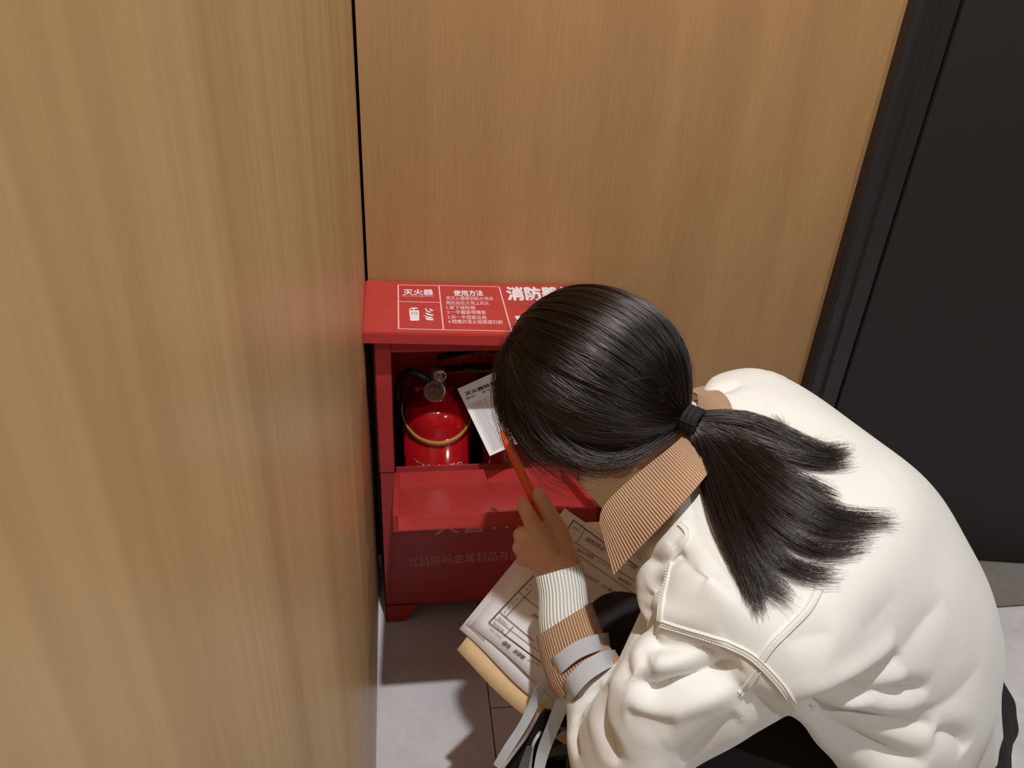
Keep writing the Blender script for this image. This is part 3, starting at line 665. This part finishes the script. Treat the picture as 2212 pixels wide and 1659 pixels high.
# ---- hair
AX = np.array([.083, .101, .098])
HO = HP(0, -.004, .008)
def hdir(v): v = nrm(v); return HO + HR * v[0] * AX[0] + HF * v[1] * AX[1] + HU * v[2] * AX[2]
TIE = U(1490, 906, .850)
tv = TIE - HO; TL_ = nrm([np.dot(tv, HR) / AX[0], np.dot(tv, HF) / AX[1], np.dot(tv, HU) / AX[2]])
def in_hair(v):
    v = nrm(v); face = nrm([0, .92, -.30]); neck = nrm([0, .55, -.85])
    return np.dot(v, face) < .62 and np.dot(v, neck) < .74
cap = MB(); nu, nv = 72, 40; VV = []; FF = []
for i in range(nv + 1):
    th = math.pi * i / nv
    for j in range(nu): a = 2 * math.pi * j / nu; VV.append((math.sin(th) * math.cos(a), math.sin(th) * math.sin(a), math.cos(th)))
for i in range(nv):
    for j in range(nu):
        f = (i * nu + j, i * nu + (j + 1) % nu, (i + 1) * nu + (j + 1) % nu, (i + 1) * nu + j)
        if all(in_hair(np.array(VV[q]) + 1e-6) for q in f): FF.append(f)
def pull(v):
    p = HO + (hdir(np.array(v) + 1e-6) - HO) * .975; d = np.linalg.norm(p - TIE); w_ = math.exp(-(d / .045) ** 2); return p * (1 - .75 * w_) + TIE * .75 * w_
hair = mesh('hair', [pull(v) for v in VV], FF, M['haircap'], None, True); fixn(hair); keep(hair, pers)
s = hair.modifiers.new('thickness', 'SOLIDIFY'); s.thickness = .004; s.offset = -1
def curves(name, strands, rad, parent, tip=.35):
    hc = bpy.data.hair_curves.new(name); hc.add_curves([len(s) for s in strands]); P = np.concatenate(strands)
    hc.position_data.foreach_set('vector', P.astype(np.float32).ravel())
    r = hc.attributes.new('radius', 'FLOAT', 'POINT'); R_ = np.concatenate([np.linspace(1, tip, len(s)) * q for s, q in zip(strands, rad)]); r.data.foreach_set('value', R_.astype(np.float32))
    hc.materials.append(M['hair']); o = bpy.data.objects.new(name, hc); COL.objects.link(o); keep(o, parent); o['kind'] = 'stuff'; return o
st = []; ra = []
e1 = nrm(np.cross(TL_, [0.2, .3, 1])); e2 = np.cross(TL_, e1)
DN = np.array([np.dot([0, 0, -1.], HR), np.dot([0, 0, -1.], HF), np.dot([0, 0, -1.], HU)])
NS = 17
while len(st) < 9000:
    v = nrm(rng.normal(size=3))
    if not in_hair(v): continue
    if rng.random() < .55:       # most roots sit far from the knot: near the hairline and crown
        if np.dot(v, TL_) > .2: continue
    ang = math.acos(max(-1, min(1, np.dot(v, TL_)))); az = math.atan2(np.dot(v, e2), np.dot(v, e1))
    ci = round(az / .075); azc = ci * .075; cj = math.sin(ci * 12.9898) * 43758.5453; cj -= math.floor(cj)
    layer = rng.random() * .03 + .040 * (cj - .5); ph = rng.random() * 6.28; ws = rng.normal() * .02
    pts = []
    for t in np.linspace(0, 1, NS):
        g_ = ang * (1 - t); a_ = az + (azc - az) * .55 * min(1, t * 1.5) + ws * math.sin(t * 4 + ph)
        d = TL_ * math.cos(g_) + (e1 * math.cos(a_) + e2 * math.sin(a_)) * math.sin(g_)
        d = nrm(d + DN * .16 * math.sin(math.pi * t) * math.sin(g_) )
        p = HO + (hdir(d) - HO) * (1.0 + layer * math.sin(math.pi * min(1, .15 + t * .9)))
        dd = np.linalg.norm(p - TIE); w_ = math.exp(-(dd / .040) ** 2) * .55; p = p * (1 - w_) + (TIE + (p - HO) * .02) * w_
        pts.append(p)
    off = nrm(rng.normal(size=3)) * .008; pts[-1] = TIE + off; pts[-2] = pts[-2] * .6 + (TIE + off * 1.3) * .4
    st.append(np.array(pts)); ra.append(.00016 + .00012 * rng.random() + (.00014 if rng.random() < .06 else 0))
curves('strands', st, ra, hair, .9)
# loose locks beside the face, flyaways, tuft at the crown
def lock(guide, n, j0, j1, rmin=.6, sd=None):
    G = catmull([U(*g_) for g_ in guide], 18); out = []
    for _ in range(n):
        o0 = rng.normal(size=3) * j0; o1 = rng.normal(size=3) * j1; L_ = rmin + (1 - rmin) * rng.random(); m_ = catmull(G, 18)
        t = np.linspace(0, 1, 18)[:, None]; out.append(catmull(m_ + o0 * (1 - t) + o1 * t, 40)[:max(6, int(40 * L_))][::2])
    return out
lk = []
for gd_, n, a_, b_ in (([(1200, 690, .845), (1130, 712, .85), (1092, 770, .87), (1080, 840, .885), (1090, 905, .89), (1120, 965, .895)], 260, .006, .006),
                       ([(1200, 700, .84), (1130, 745, .85), (1098, 820, .87), (1105, 900, .88), (1150, 960, .88), (1215, 1003, .88)], 320, .007, .006),
                       ([(1210, 700, .84), (1140, 790, .85), (1125, 880, .86), (1170, 960, .86), (1245, 1005, .85), (1330, 1010, .845), (1420, 960, .85)], 340, .008, .006),
                       ([(1230, 700, .835), (1160, 820, .835), (1180, 920, .84), (1260, 985, .835), (1350, 990, .835), (1440, 940, .85), (1480, 912, .862)], 300, .009, .005),
                       ([(1120, 740, .86), (1090, 860, .89), (1130, 955, .89), (1200, 1018, .885), (1275, 1040, .88)], 220, .006, .012), ([(1150, 710, .85), (1085, 790, .88), (1085, 880, .89), (1112, 950, .89), (1135, 985, .895)], 140, .006, .008)):
    lk += lock(gd_, n, a_, b_)
curves('loose_locks', lk, [.00018] * len(lk), hair, .35)
fy = []
for _ in range(340):
    v = nrm(rng.normal(size=3))
    if not in_hair(v): continue
    u_ = nrm(v + TL_ * .8 + rng.normal(size=3) * .28); hgt = .012 + .05 * rng.random()
    fy.append(np.array([HO + (hdir(nrm(v * (1 - t) + u_ * t)) - HO) * (1.01 + hgt * math.sin(math.pi * t * .8) * 1.2) for t in np.linspace(0, 1, 12)]))
for _ in range(70):
    a_ = U(1185 + rng.normal() * 12, 668 + rng.normal() * 8, .85); d_ = -RrC * (.6 + .5 * rng.random()) - DdC * (.1 + .5 * rng.random()) + ray(1185, 668) * -.2
    L_ = .012 + .018 * rng.random(); cu_ = rng.normal(size=3) * .006; fy.append(np.array([a_ + d_ * L_ * t + cu_ * t * t for t in np.linspace(0, 1, 8)]))
curves('flyaway_strands', fy, [.00012] * len(fy), hair, .3)
# tie and ponytail
tq = MB(); tx = nrm(TIE - HO); tdir = nrm(U(1560, 935, .835) - TIE)
s1 = nrm(np.cross(tdir, [.2, .1, 1])); s2 = np.cross(tdir, s1)
for k in (-.006, .0, .006): tq.tube([TIE + tdir * (k + .004) + (math.cos(a) * s1 + math.sin(a) * s2) * .0112 for a in np.linspace(0, 2 * math.pi, 25)], .0042, 10, cap=False)
tq.build('hair_tie', M['elastic'], hair, smooth=True)
guides = [([(1495, 906), (1580, 904), (1650, 922), (1720, 958), (1775, 982), (1828, 972)], 480, .008), ([(1495, 912), (1570, 945), (1640, 995), (1700, 1035), (1760, 1060), (1800, 1075)], 420, .010), ([(1495, 912), (1560, 960), (1620, 1020), (1680, 1070), (1740, 1110), (1800, 1135)], 360, .010), ([(1495, 910), (1570, 935), (1640, 965), (1720, 990), (1780, 1000), (1826, 996)], 420, .008),
          ([(1495, 906), (1560, 902), (1620, 915), (1662, 932), (1690, 926), (1676, 906)], 200, .0045), ([(1495, 908), (1600, 925), (1690, 960), (1740, 965), (1765, 950)], 140, .004), ([(1495, 908), (1600, 935), (1700, 985), (1765, 985), (1792, 960)], 140, .004),
          ([(1495, 912), (1560, 955), (1640, 1010), (1720, 1070), (1810, 1120), (1920, 1125)], 520, .009), ([(1495, 912), (1555, 970), (1620, 1035), (1700, 1100), (1790, 1150), (1880, 1150)], 420, .008),
          ([(1495, 914), (1550, 975), (1610, 1060), (1680, 1140), (1760, 1190), (1862, 1182)], 420, .007), ([(1495, 914), (1545, 985), (1595, 1080), (1650, 1170), (1715, 1230), (1800, 1238)], 460, .008),
          ([(1495, 915), (1535, 990), (1570, 1080), (1610, 1180), (1650, 1250), (1700, 1290)], 520, .009), ([(1495, 915), (1528, 990), (1555, 1080), (1590, 1170), (1620, 1250), (1640, 1312)], 620, .009), ([(1495, 915), (1520, 985), (1540, 1070), (1570, 1150), (1605, 1230), (1622, 1290)], 420, .007)]
pt = []; tubes = MB()
for px, n, jr in guides:
    G = []
    Pp = catmull(px, 16)
    for i, p in enumerate(Pp):
        t = i / 15; q = hit(*p, BJ); dj = np.linalg.norm(q - CAM) if q is not None else .9
        d = min(.850 * (1 - t) + dj * t, dj) - .012 * min(1, t * 3) * (1 - .55 * t); d = min(d, dj - .006)
        if t < .12: d = .850 - .02 * t
        G.append(U(p[0], p[1], d))
    G = np.array(G)
    for _ in range(2): G[1:-1] = (G[:-2] + 2 * G[1:-1] + G[2:]) / 4
    G[0] = TIE
    tubes.tube(G[:13], np.linspace(.007, .0045, 13) * (jr / .008), 8)
    for _ in range(n):
        o_ = rng.normal(size=3); o_ /= max(1, np.linalg.norm(o_) / 1.6); o2 = rng.normal(size=3) * .35; ln = .72 + .33 * rng.random() ** .8; wv = rng.normal(size=3) * .002; ph = rng.random() * 6
        S = []
        Gs = catmull(G, 22)
        for i in range(22):
            t = i / 21; w_ = .0065 + (jr - .0055) * math.sin(math.pi * min(1, .1 + t * .75)) ; S.append(Gs[i] + (o_ + o2 * t) * w_ * .72 + wv * math.sin(ph + t * 7) * t)
        S = np.array(S); m_ = max(8, int(22 * min(1, ln)))
        if ln > 1: S[-1] += (S[-1] - S[-2]) * (ln - 1) * 8
        S = S[:m_]
        for i in range(3, len(S)):
            nr = BJ.find_nearest(Vector(S[i]), .03)
            if nr[0] is not None:
                dd = (S[i] - np.array(nr[0])) @ np.array(nr[1])
                if dd < .0012: S[i] = S[i] + np.array(nr[1]) * (.0012 - dd + .002 * rng.random())
        pt.append(S)
pony = tubes.build('ponytail', M['haircap'], pers, smooth=True)
curves('strands', pt, [.00017 + .00010 * rng.random() for _ in pt], pony, .3)

# ================================================================== THINGS IN HAND
pe = MB(); p0, p1 = U(1083, 930, 1.075), U(1176, 1128, 1.022); ax_ = nrm(p1 - p0)
pen = empty('pen', (p0 + p1) / 2, 'orange pen held between thumb and finger, pointing at the card', 'pen')
e0 = nrm(np.cross(ax_, ray(1130, 1030))); e3 = np.cross(ax_, e0)
def hexring(c, r): return [c + r * (math.cos(a) * e0 + math.sin(a) * e3) for a in np.linspace(0, 2 * math.pi, 12, endpoint=False)]
LN = np.linalg.norm(p1 - p0)
pe.loft([hexring(p0 + ax_ * l_, r) for l_, r in ((0, .0018), (.0015, .0030), (.012, .0046), (.024, .0058), (.030, .0060), (LN * .80, .0060), (LN * .80 + .001, .0060))]); pe.build('barrel', M['orange'], pen, smooth=True)
pe = MB(); pe.loft([hexring(p0 + ax_ * l_, r) for l_, r in ((LN * .80, .0054), (LN * .98, .0050), (LN, .0036))]); pe.build('grip', M['orange'], pen, smooth=True)
# papers
PA, PB = U(1220, 1098, 1.118), U(1013, 1351, 1.10); PCx = U(1178, 1470, 1.06)
eu = nrm(PCx - PB); ev = PA - PB; hv = np.linalg.norm(ev); ev = ev / hv; eu = nrm(eu - ev * np.dot(eu, ev) * .8); pnn = nrm(np.cross(eu, ev)); pnn = pnn if np.dot(pnn, CAM - PA) > 0 else -pnn
def sheet_mesh(name, o_, w_, h_, m, parent, curl=0.0, wav=0.0, nx=16, ny=12, thick=.0004, seed=0):
    V_ = []
    for j in range(ny + 1):
        for i in range(nx + 1):
            u_, v_ = i / nx, j / ny; z = curl * (1 - v_) ** 3 + wav * math.sin(u_ * 5 + seed) * (1 - v_) ** 2
            V_.append(o_ + eu * u_ * w_ + ev * (v_ * h_ + wav * .8 * math.sin(u_ * 9 + seed) * (1 - v_) ** 4) + pnn * z)
    F_ = [(j * (nx + 1) + i, j * (nx + 1) + i + 1, (j + 1) * (nx + 1) + i + 1, (j + 1) * (nx + 1) + i) for j in range(ny) for i in range(nx)]
    o = mesh(name, V_, F_, m, None, True); fixn(o)
    s = o.modifiers.new('thickness', 'SOLIDIFY'); s.thickness = thick; s.offset = -1; keep(o, parent) if parent else None; return o
form = empty('inspection_form', PB, 'white printed form with handwriting, topmost sheet above the tan envelope', 'paper')
fs = sheet_mesh('form_sheet', PB, .32, hv, M['paper'], form, -.004, .003)
for k, (du, dv) in enumerate(((-.010, -.014), (-.006, -.004))):
    f2 = tag(sheet_mesh('paper_sheet', PB + eu * du + ev * dv - pnn * (.0022 + .002 * (2 - k)), .28, hv * .97, M['paper'], None, -.004, .004, seed=k + 1), ('white sheet lowest in the paper stack, resting on the tan envelope', 'white sheet between the printed form and the lowest sheet')[k], 'paper', 'white sheets under the form')
env = tag(sheet_mesh('envelope', PB + eu * .004 - ev * .036 - pnn * .0085, .33, hv * 1.0, M['kraft'], None, -.006, .005, thick=.003, seed=2.2), 'tan kraft paper envelope under the white printed form', 'envelope')
def onf(px, py): return PL(px, py, PB + pnn * .0004, pnn)
fl_ = MB()
def q5(x, y): return (980 + x / 6.379, 1240 + y / 6.379)
def ln(a, b, w_=.0006): strip(fl_, onf(*q5(*a)), onf(*q5(*b)), w_, pnn, .0008)
ln((485, 668), (1105, 20), .0011); ln((485, 668), (1200, 1215), .0011); ln((560, 600), (1180, 1075)); ln((640, 530), (1110, 930), .0008); ln((690, 860), (825, 725)); ln((710, 600), (1070, 225)); ln((895, 245), (1190, 495)); ln((1000, 350), (970, 320))
def q4_(x, y): return (1200 + x / 7.54, 1080 + y / 7.54)
def ln4(a, b, w_=.0006): strip(fl_, onf(*q4_(*a)), onf(*q4_(*b)), w_, pnn, .0008)
keep(mesh('printed_table', fl_.V, fl_.F, M['ink']), fs); fl_ = MB(); ln4((290, 330), (1350, 1100), .0011); ln4((290, 330), (60, 700), .0011); ln4((480, 480), (330, 720)); ln4((300, 680), (1360, 1370)); ln4((330, 870), (1330, 1560)); 
keep(mesh('printed_table', fl_.V, fl_.F, M['ink']), fs)
def ftext(s, bl, br, tl_, m='grey_ink', q=q5, bold=0, shear=0): text('lettering', s, onf(*q(*bl)), onf(*q(*br)), onf(*q(*tl_)), pnn, M[m], fs, bold, .0009, shear)
ftext('整改责任人', (612, 612), (740, 722), (632, 590)); ftext('整改结果', (540, 672), (680, 800), (562, 650)); ftext('检查人员签名：', (490, 752), (660, 900), (510, 735)); ftext('被检查单位负责人', (1010, 1190), (1190, 1275), (1025, 1172))
for ch, (x, y) in zip('查检况情', ((705, 518), (760, 460), (812, 405), (868, 350))): ftext(ch, (x - 12, y + 4), (x + 8, y + 18), (x + 2, y - 16), 'ink')
for ch, (x, y) in zip('隐患', ((1000, 212), (1055, 150))): ftext(ch, (x - 14, y + 4), (x + 8, y + 20), (x + 2, y - 18), 'ink')
ftext('傅唯', (655, 965), (765, 1045), (690, 905), 'ink', bold=.01, shear=.35); ftext('胡谢敏', (810, 1070), (965, 1190), (850, 1020), 'ink', bold=.01, shear=.35); ftext('加强', (1065, 570), (1180, 640), (1095, 535), 'ink', bold=.008, shear=.3)
ftext('被检查', (280, 455), (385, 520), (300, 425), q=q4_); ftext('保利商业', (475, 655), (790, 850), (520, 590), 'ink', q=q4_, shear=.3); ftext('2021/10/28', (330, 820), (610, 965), (355, 775), 'ink', q=q4_, shear=.3)
ftext('年  月  日', (690, 1010), (880, 1125), (705, 985), q=q4_); ftext('检查', (1185, 1070), (1300, 1145), (1215, 1025), 'ink', q=q4_, shear=.3); ftext('整改情况', (1010, 1290), (1230, 1420), (1035, 1240), 'ink', q=q4_, shear=.3)
ftext('消火栓无水', (440, 1220), (690, 1370), (470, 1175), 'ink', q=q4_, shear=.3); ftext('灭火器过期', (730, 1405), (1010, 1570), (760, 1360), 'ink', q=q4_, shear=.3)
# bag with grey leather handles hung on the forearm
rim = [(1176, 1530, 1.02), (1132, 1592, 1.03), (1086, 1662, 1.035), (1062, 1730, 1.04), (1130, 1790, 1.05), (1240, 1780, 1.06), (1296, 1690, 1.07), (1262, 1590, 1.07), (1225, 1545, 1.05)]
RP = np.array([U(*r) for r in rim]); zc = RP[:, 2].mean(); rc = RP.mean(0)
bag = empty('bag', (rc[0], rc[1], .05), 'black nylon bag with open silver zips hanging from grey leather straps on the sleeve', 'bag')
RP2 = catmull(np.vstack([RP, RP[:1]]), 49)[:-1]
bm_ = MB(); rings = []
for f_, sc in ((0, 1.0), (.35, 1.08), (.75, 1.06), (1.0, .9)): rings.append([rc + (p - rc) * np.array([sc, sc, 1 - f_]) - np.array([0, 0, .20 * f_]) for p in RP2])
bm_.loft(rings[::-1], cap=False); bb = bm_.F; nn_ = len(RP2); bm_.add([rc + (p - rc) * np.array([.9, .9, 0]) - np.array([0, 0, .20]) for p in RP2], [tuple(range(nn_))])
bo = bm_.build('pouch', M['bag'], bag, smooth=True); s = bo.modifiers.new('thickness', 'SOLIDIFY'); s.thickness = .004; s.offset = -1
zp = MB()
def zipper(pts, wdt=.0034):
    P = catmull([U(*p) for p in pts], 70)
    for i in range(0, 69):
        t = nrm(P[i + 1] - P[i]); s_ = nrm(np.cross(t, ray(1150, 1600))); o_ = P[i]; k = -ray(1150, 1600) * .0012
        zp.hexa([o_ - s_ * wdt / 2, o_ + s_ * wdt / 2, o_ + s_ * wdt / 2 + t * .0011, o_ - s_ * wdt / 2 + t * .0011, o_ - s_ * wdt / 2 + k, o_ + s_ * wdt / 2 + k, o_ + s_ * wdt / 2 + t * .0011 + k, o_ - s_ * wdt / 2 + t * .0011 + k])
zipper([(1164, 1540, 1.012), (1138, 1588, 1.02), (1106, 1632, 1.022), (1080, 1670, 1.024), (1064, 1720, 1.03)]); zipper([(1168, 1580, 1.03), (1152, 1608, 1.03), (1146, 1650, 1.035), (1144, 1700, 1.04)]); zipper([(1200, 1572, 1.03), (1225, 1576, 1.035), (1250, 1590, 1.04)], .004); zipper([(1178, 1625, 1.02), (1163, 1648, 1.02), (1155, 1670, 1.02)])
zz = zp.build('zipper_teeth', M['silver'], bag); zz['kind'] = 'stuff'
def band(name, rows, m, parent, thick=.002):
    return sheet_loft(name, rows, m, parent, thick, 40, 4, .0)
band('binding', [((1176, 1632, 1.03), (1170, 1650, 1.03)), ((1200, 1612, 1.03), (1196, 1634, 1.03)), ((1235, 1608, 1.035), (1240, 1630, 1.04)), ((1270, 1625, 1.04), (1275, 1650, 1.045))], M['bagtrim'], bag)
band('binding', [((1140, 1612, 1.025), (1150, 1612, 1.03)), ((1120, 1660, 1.03), (1140, 1665, 1.035)), ((1110, 1710, 1.03), (1135, 1712, 1.035))], M['bagtrim'], bag)
band('gusset', [((1172, 1560, 1.06), (1205, 1545, 1.06)), ((1190, 1600, 1.07), (1262, 1588, 1.07)), ((1200, 1640, 1.08), (1275, 1640, 1.08))], M['bag'], bag)
band('handle', [((1306, 1404, .965), (1302, 1370, .965)), ((1317, 1401, .938), (1312, 1367, .938)), ((1292, 1406, .905), (1285, 1371, .905)), ((1252, 1423, .899), (1243, 1386, .899)), ((1217, 1451, .907), (1201, 1415, .907)), ((1206, 1464, .925), (1190, 1425, .925))], M['leather'], bag)
band('handle', [((1203, 1440, .93), (1176, 1432, .935)), ((1195, 1470, .96), (1170, 1462, .965)), ((1172, 1505, 1.0), (1148, 1505, 1.0)), ((1145, 1560, 1.012), (1122, 1560, 1.012)), ((1108, 1620, 1.02), (1088, 1612, 1.02)), ((1080, 1662, 1.03), (1066, 1650, 1.03))], M['leather'], bag)
band('handle', [((1326, 1438, .95), (1318, 1406, .95)), ((1337, 1436, .922), (1327, 1404, .922)), ((1312, 1445, .886), (1299, 1408, .886)), ((1274, 1470, .880), (1258, 1430, .880)), ((1243, 1503, .889), (1225, 1464, .889)), ((1232, 1518, .915), (1214, 1480, .915))], M['leather'], bag)
band('handle', [((1236, 1500, .915), (1210, 1486, .92)), ((1226, 1530, .95), (1198, 1518, .95)), ((1205, 1580, .985), (1178, 1572, .985)), ((1185, 1630, 1.01), (1160, 1622, 1.01)), ((1172, 1680, 1.02), (1150, 1680, 1.02))], M['leather'], bag)
